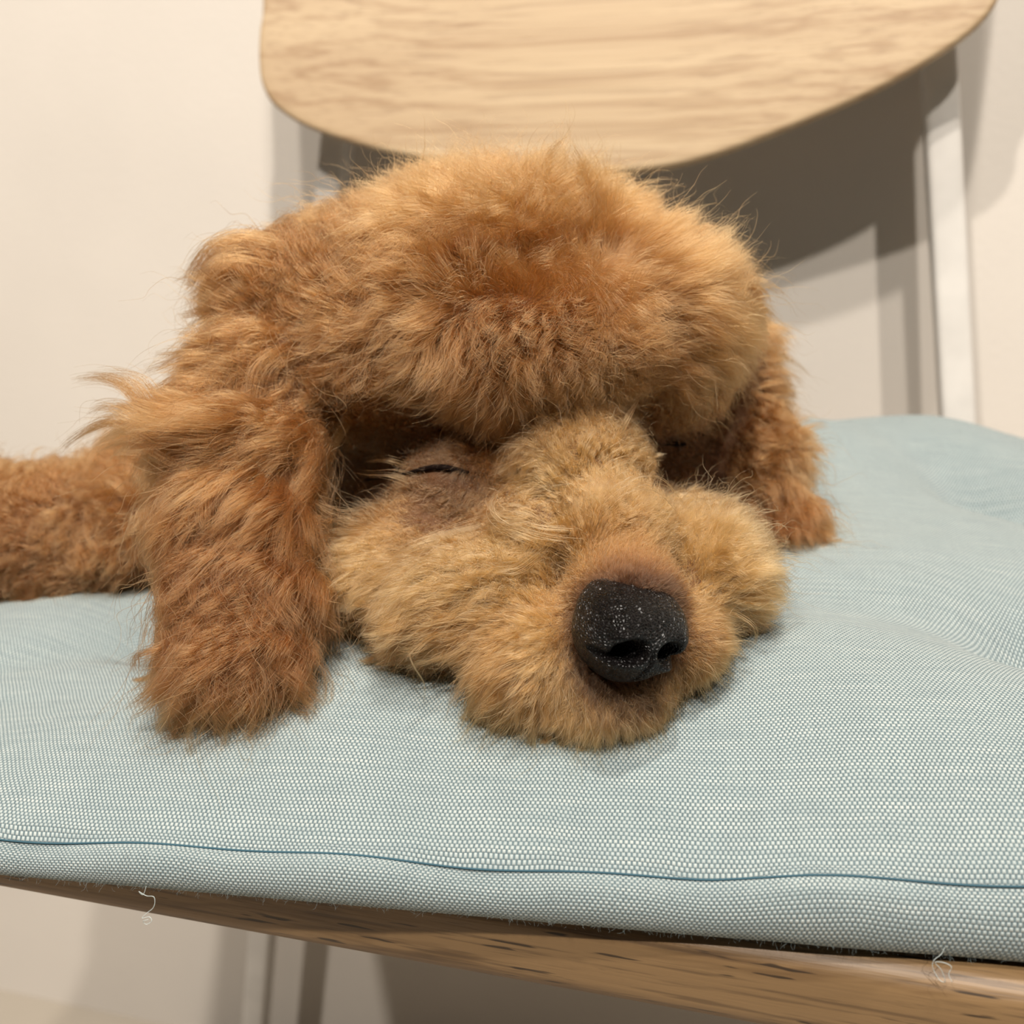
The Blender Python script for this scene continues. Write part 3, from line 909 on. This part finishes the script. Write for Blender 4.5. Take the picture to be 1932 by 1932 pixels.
if FUR:
    pts, coat, rad, grp, roots = grow(int(500000 * FUR))
    # the muzzle's fur is a part of its own
    dcam = (roots - CAM) @ FW
    py = 966 - FPX * ((roots - CAM) @ UP) / dcam
    px = 966 + FPX * ((roots - CAM) @ RT) / dcam
    muzzle = (grp == HEAD) & (py > np.interp(px, (600, 900, 1100, 1300, 1500), (1010, 930, 850, 930, 960))) & (dcam < .30)
    parts = np.where(muzzle, 4, grp)
    for k, nm, lb in ((HEAD, 'head_fur', 'fluffy apricot fur of the crown and brow'), (4, 'muzzle_fur', 'pale apricot fur of the muzzle and cheeks'),
                      (EARL, 'ear_fur', 'long wavy fur of the hanging ear nearer the camera'), (EARR, 'ear_fur', 'fur of the far ear on the right'), (BODY, 'body_fur', 'curly apricot fur of the body')):
        sel = parts == k
        if sel.any():
            tag(hair_object(nm, pts[sel], coat[sel], rad[sel], dog, M['fur']), lb, kind='stuff')

    # single locks and stray curls that stand out of the coat
    def lock(path, count, spread, coat, tip=0.25, rise=(0.002, 0.006), depth=None):
        q, last = [], depth
        for i, (x, y) in enumerate(path):
            r = Vector(ray(x, y)).normalized()
            hit, n_, i_, d_ = bvh.ray_cast(Vector(CAM), r)
            if depth is None and hit is not None:
                last = float((np.array(hit) - CAM) @ FW) if last is None else min(last + 0.003, float((np.array(hit) - CAM) @ FW))
            u = i / (len(path) - 1)
            q.append(W(x, y, (last or .27) - (rise[0] + (rise[1] - rise[0]) * math.sin(u * 3.0)) * (0 if depth else 1)))
        c = catmull(q, 6, False)
        idx = np.linspace(0, len(c) - 1, 14)
        c = np.stack([np.interp(idx, np.arange(len(c)), c[:, k]) for k in range(3)], 1)
        s_ = np.linspace(0, 1, 14)
        offs = rng.normal(size=(count, 1, 3)) * spread
        prof = (1 - (1 - tip) * s_)[None, :, None]
        w = np.stack([np.stack([wave_noise(np.column_stack([s_ * 0.05, np.full(14, k * 0.013), np.zeros(14)]), 90) for _ in range(3)], 1) for k in range(count)]) * spread * 0.35 * s_[None, :, None]
        p = c[None] + offs * prof + w
        # hairs end at different lengths
        for k in range(count):
            e = rng.uniform(0.72, 1.0)
            p[k] = np.stack([np.interp(s_ * e, s_, p[k, :, m_]) for m_ in range(3)], 1)
        return p, np.array(coat) * np.clip(rng.normal(1, .12, (count, 1)), .6, 1.4)

    LOCKS = [
        # the curl sticking out behind the near ear
        ([(420, 770), (350, 800), (290, 795), (262, 755), (225, 722), (180, 712), (138, 719)], 100, .0017, APR, .30),
        ([(420, 760), (350, 782), (300, 765), (270, 725), (225, 705), (170, 708)], 60, .0018, APR, .40),
        ([(430, 800), (350, 830), (280, 805), (240, 775), (195, 770), (165, 785)], 80, .0018, APR, .45),
        ([(420, 830), (340, 850), (270, 820), (215, 795), (150, 820), (115, 850)], 90, .0012, APR, .35),
        ([(410, 860), (340, 880), (280, 850), (230, 835), (185, 850)], 80, .0012, APR, .4),
        ([(440, 690), (390, 720), (340, 715), (300, 735), (270, 740)], 60, .0012, APR, .4),
        ([(440, 650), (390, 670), (350, 670), (305, 690), (260, 705)], 50, .0012, APR, .4),
        # ends curling over on the left of the crown
        ([(520, 470), (450, 455), (400, 470), (368, 510), (352, 545)], 140, .0020, APR, .5),
        ([(500, 500), (440, 490), (400, 510), (380, 545), (345, 565)], 120, .0020, APR, .5),
        ([(500, 540), (440, 540), (400, 570), (365, 590), (335, 595)], 80, .0012, APR, .35),
        ([(480, 600), (420, 610), (380, 640), (340, 665), (285, 668)], 70, .0013, APR, .4),
        # crown curls
        ([(845, 358), (868, 352), (888, 366), (896, 395), (888, 420)], 60, .0005, BRN, .4),
        ([(940, 470), (965, 440), (985, 440), (975, 465)], 50, .0006, APR, .4),
        # front edge of the near ear
        ([(640, 800), (615, 860), (600, 920), (605, 980), (625, 1030)], 110, .0009, LIT, .4),
        ([(660, 790), (625, 850), (606, 920), (600, 990), (612, 1050)], 90, .0008, CRM, .4),
        ([(610, 1020), (618, 1080), (612, 1150), (600, 1210)], 70, .0009, LIT, .4),
        # ear tips
        ([(370, 1220), (330, 1270), (290, 1312), (268, 1332)], 110, .0020, RED, .6),
        ([(420, 1250), (405, 1300), (418, 1345), (448, 1378)], 120, .0020, RED, .6),
        ([(480, 1260), (496, 1310), (485, 1350), (455, 1380)], 120, .0022, RED, .6),
        ([(330, 1230), (285, 1290), (265, 1330), (262, 1345)], 60, .0010, RED, .4),
        # curls on the bridge of the nose
        ([(1000, 980), (955, 985), (925, 960), (935, 930), (975, 918), (1010, 935)], 13, .0011, CRM, .5),
        ([(1040, 990), (990, 965), (950, 960), (920, 985), (905, 1000)], 10, .0011, CRM, .5),
        ([(1080, 1005), (1020, 1000), (965, 985), (910, 985)], 16, .0011, CRM, .5),
        ([(1050, 1030), (1000, 1015), (950, 1000), (900, 1010)], 16, .0011, CRM, .5),
        ([(920, 1070), (940, 1075), (975, 1070), (1015, 1040), (1040, 1015)], 12, .0011, CRM, .5),
        ([(930, 1010), (945, 1040), (955, 1070)], 7, .0011, CRM, .5),
        ([(1000, 1020), (985, 1045), (968, 1075)], 7, .0011, CRM, .5),
        ([(1130, 905), (1160, 880), (1200, 870), (1235, 880), (1250, 905)], 7, .0011, CRM, .5),
        ([(1140, 930), (1180, 900), (1220, 895), (1250, 870)], 7, .0011, CRM, .5),
        ([(1140, 860), (1165, 842), (1195, 836), (1208, 840)], 7, .0011, CRM, .5),
        ([(1150, 950), (1190, 915), (1240, 915), (1275, 950), (1290, 975)], 7, .0011, CRM, .5),
        ([(1160, 840), (1185, 790), (1205, 755)], 14, .0006, LIT, .4),
        ([(1100, 880), (1110, 840), (1130, 812), (1150, 800)], 7, .0011, CRM, .4),
        # pale wisp under the near eye
        ([(900, 1000), (840, 1015), (790, 1030), (745, 1055), (715, 1080)], 60, .0016, CRM, .5),
        ([(780, 905), (740, 893), (700, 893), (670, 890)], 12, .0009, LIT, .5),
        ([(770, 880), (730, 868), (690, 872)], 14, .0006, LIT, .5),
        # stray hairs hanging from the lips
        ([(785, 1190), (772, 1230), (782, 1260), (800, 1290), (798, 1330)], 7, .0003, CRM, .5),
        ([(905, 1250), (895, 1290), (890, 1320), (895, 1345)], 7, .0004, CRM, .5),
        ([(1370, 1150), (1400, 1165), (1424, 1185), (1424, 1215), (1405, 1228)], 6, .0003, LIT, .5),
        ([(1400, 1130), (1430, 1140), (1455, 1135)], 8, .0005, LIT, .5),
    ]
    LP, LC = [], []
    for a_ in LOCKS:
        p_, c_ = lock(*a_)
        LP.append(p_); LC.append(c_)
    LP, LC = np.concatenate(LP), np.concatenate(LC)
    fz = cush_top(LP[..., 0], LP[..., 1]) + 0.0004
    LP[..., 2] = np.maximum(LP[..., 2], fz)
    tag(hair_object('stray_locks', LP, LC, np.full(len(LP), 0.000042), dog, M['fur']), 'stray curls and loose locks standing out of the coat', kind='stuff')

# ---- the nose
def nose_mesh():
    nu, nvv = 120, 90
    v, f = [], []
    th = np.linspace(0, 2 * math.pi, nu, endpoint=False)
    for j in range(nvv + 1):
        ph = math.pi * j / nvv
        for a in th:
            # pole along the viewing axis z (towards the front of the nose)
            v.append((math.sin(ph) * math.cos(a), math.sin(ph) * math.sin(a), math.cos(ph)))
    v = np.array(v)
    for j in range(nvv):
        for i in range(nu):
            k = (i + 1) % nu
            f.append((j * nu + i, (j + 1) * nu + i, (j + 1) * nu + k, j * nu + k))
    e = 2.5
    r = 1 / ((np.abs(v) ** e).sum(1)) ** (1 / e)
    p = v * r[:, None] * np.array((0.0122, 0.0112, 0.0104))
    # narrower below, flat-topped above
    low = np.clip(-p[:, 1] / 0.0106, 0, 1)
    p[:, 0] *= 1 - 0.42 * low ** 1.4
    p[:, 2] -= 0.0035 * low ** 1.6
    hi = np.clip(p[:, 1] / 0.0106, 0, 1)
    p[:, 2] -= 0.0030 * hi ** 2.2
    front = np.clip((v[:, 2] - 0.05) / 0.35, 0, 1)
    for sgn in (-1, 1):
        # comma-shaped nostril: a round hole with a slit running out and up round the wing
        x, y = p[:, 0] * sgn, p[:, 1]
        hole = np.exp(-(((x - 0.0050) / 0.0030) ** 2 + ((y + 0.0014) / 0.0021) ** 2) ** 1.6)
        cx = np.clip(x, 0.0050, 0.0104)
        yy = -0.0030 - 0.0006 * np.sin((cx - 0.005) / 0.0054 * 3.1)
        slit = np.exp(-((x - cx) / 0.0012) ** 2 - ((y - yy) / 0.0009) ** 2)
        p[:, 2] -= front * (0.0070 * hole + 0.0028 * slit)
        wing = np.exp(-(((x - 0.0074) / 0.0024) ** 2 + ((y - 0.0012) / 0.0022) ** 2))
        p[:, 2] += front * 0.0011 * wing
        lipb = np.exp(-(((x - 0.0056) / 0.0028) ** 2 + ((y + 0.0052) / 0.0013) ** 2))
        p[:, 2] += front * 0.0014 * lipb
    gro = np.exp(-(p[:, 0] / 0.00055) ** 2) * np.clip((0.0005 - p[:, 1]) / 0.003, 0, 1)
    p[:, 2] -= front * 0.0009 * gro
    return p, f


np_, nf_ = nose_mesh()
zdir = norm(-FW * 0.84 + RT * 0.43 - UP * 0.18)           # where the nose points
xdir = norm(np.cross(UP, zdir)); ydir = np.cross(zdir, xdir)
roll = math.radians(-6)
xd, yd = math.cos(roll) * xdir + math.sin(roll) * ydir, -math.sin(roll) * xdir + math.cos(roll) * ydir
Rn = np.stack([xd, yd, zdir])
nc = W(1187, 1194, .2140)
tag(link('nose', mesh('nose', nc + np_ @ Rn, nf_), M['nose'], dog), 'wet black leathery nose')

# ---- closed eyes
for e in EYES:
    q = []
    for p in catmull(e, 8, False):
        r = Vector(p - CAM).normalized()
        hit, n, i, d = bvh.ray_cast(Vector(CAM), r)
        if hit is not None: q.append(np.array(hit) + np.array(n) * 0.0009)
    if len(q) > 3:
        rr = np.interp(np.linspace(0, 1, len(q)), (0, .3, .75, 1), (.00010, .0003, .0009, .0004))
        tag(link('eyelid', tube('eyelid', q, rr, 10), M['lid'], dog), 'dark closed eyelid')

# ------------------------------------------------------------------ fuzz and loose threads on the cushion
def lint_material():
    m = NT('lint_fibre')
    m.b.inputs['Base Color'].default_value = (*srgb(120, 132, 132), 1)
    m.b.inputs['Roughness'].default_value = 0.8
    return m.m


fuzz_n = 5200
band = np.stack(crings[-11:-3])                       # the rings of the edge band: (ring, around, 3)
fi = rng.integers(0, band.shape[1], fuzz_n * 6); fk = rng.uniform(1, band.shape[0] - 1.01, fuzz_n * 6)
k0 = fk.astype(int); fr_ = (fk - k0)[:, None]
fp = band[k0, fi] * (1 - fr_) + band[k0 + 1, fi] * fr_
fp += (band[k0, (fi + 1) % band.shape[1]] - band[k0, fi]) * rng.random((len(fp), 1))
front = fp[:, 1] < 0.22
fp, fk, fi = fp[front][:fuzz_n], fk[front][:fuzz_n], fi[front][:fuzz_n]
outd = norm(np.column_stack([np.full(len(fp), CY[0] * -1), np.full(len(fp), CY[1] * -1), 0.9 - fk * 0.30]))
d0 = norm(outd + rng.normal(size=outd.shape) * 0.55)
FL = rng.uniform(0.0005, 0.0018, len(fp)) * np.where(rng.random(len(fp)) < .05, 2.0, 1.0)
steps = [fp - d0 * 0.0002]
for j in range(5):
    d0 = norm(d0 + rng.normal(size=d0.shape) * 0.35)
    steps.append(steps[-1] + d0 * (FL / 5)[:, None])
fz_p = np.stack(steps, 1)
fuzz = hair_object('edge_fuzz', fz_p, np.ones((len(fp), 3)), np.full(len(fp), 0.000016), cush_e, lint_material(), 0.6)
tag(fuzz, 'fine lint fuzz along the front edge of the cushion', kind='stuff')


def loose_thread(path, y0, y1, rad):
    q = []
    for i, (x, y) in enumerate(path):
        yy = y0 + (y1 - y0) * i / (len(path) - 1)
        q.append(on_y(x, y, yy))
    c = catmull(q, 7, False)
    return link('loose_thread', tube('loose_thread', c, rad, 6), M['lint'], cush_e)


loose_thread([(276, 1672), (270, 1688), (262, 1682), (276, 1690), (290, 1692), (292, 1704), (288, 1714), (278, 1722), (268, 1732), (282, 1730), (286, 1738), (276, 1744), (270, 1738), (280, 1735)], .158, .154, .00006)
loose_thread([(1782, 1788), (1776, 1800), (1762, 1812), (1760, 1826), (1772, 1848), (1783, 1852), (1776, 1830), (1764, 1816), (1780, 1816), (1795, 1824), (1790, 1838), (1796, 1852)], .180, .177, .00006)
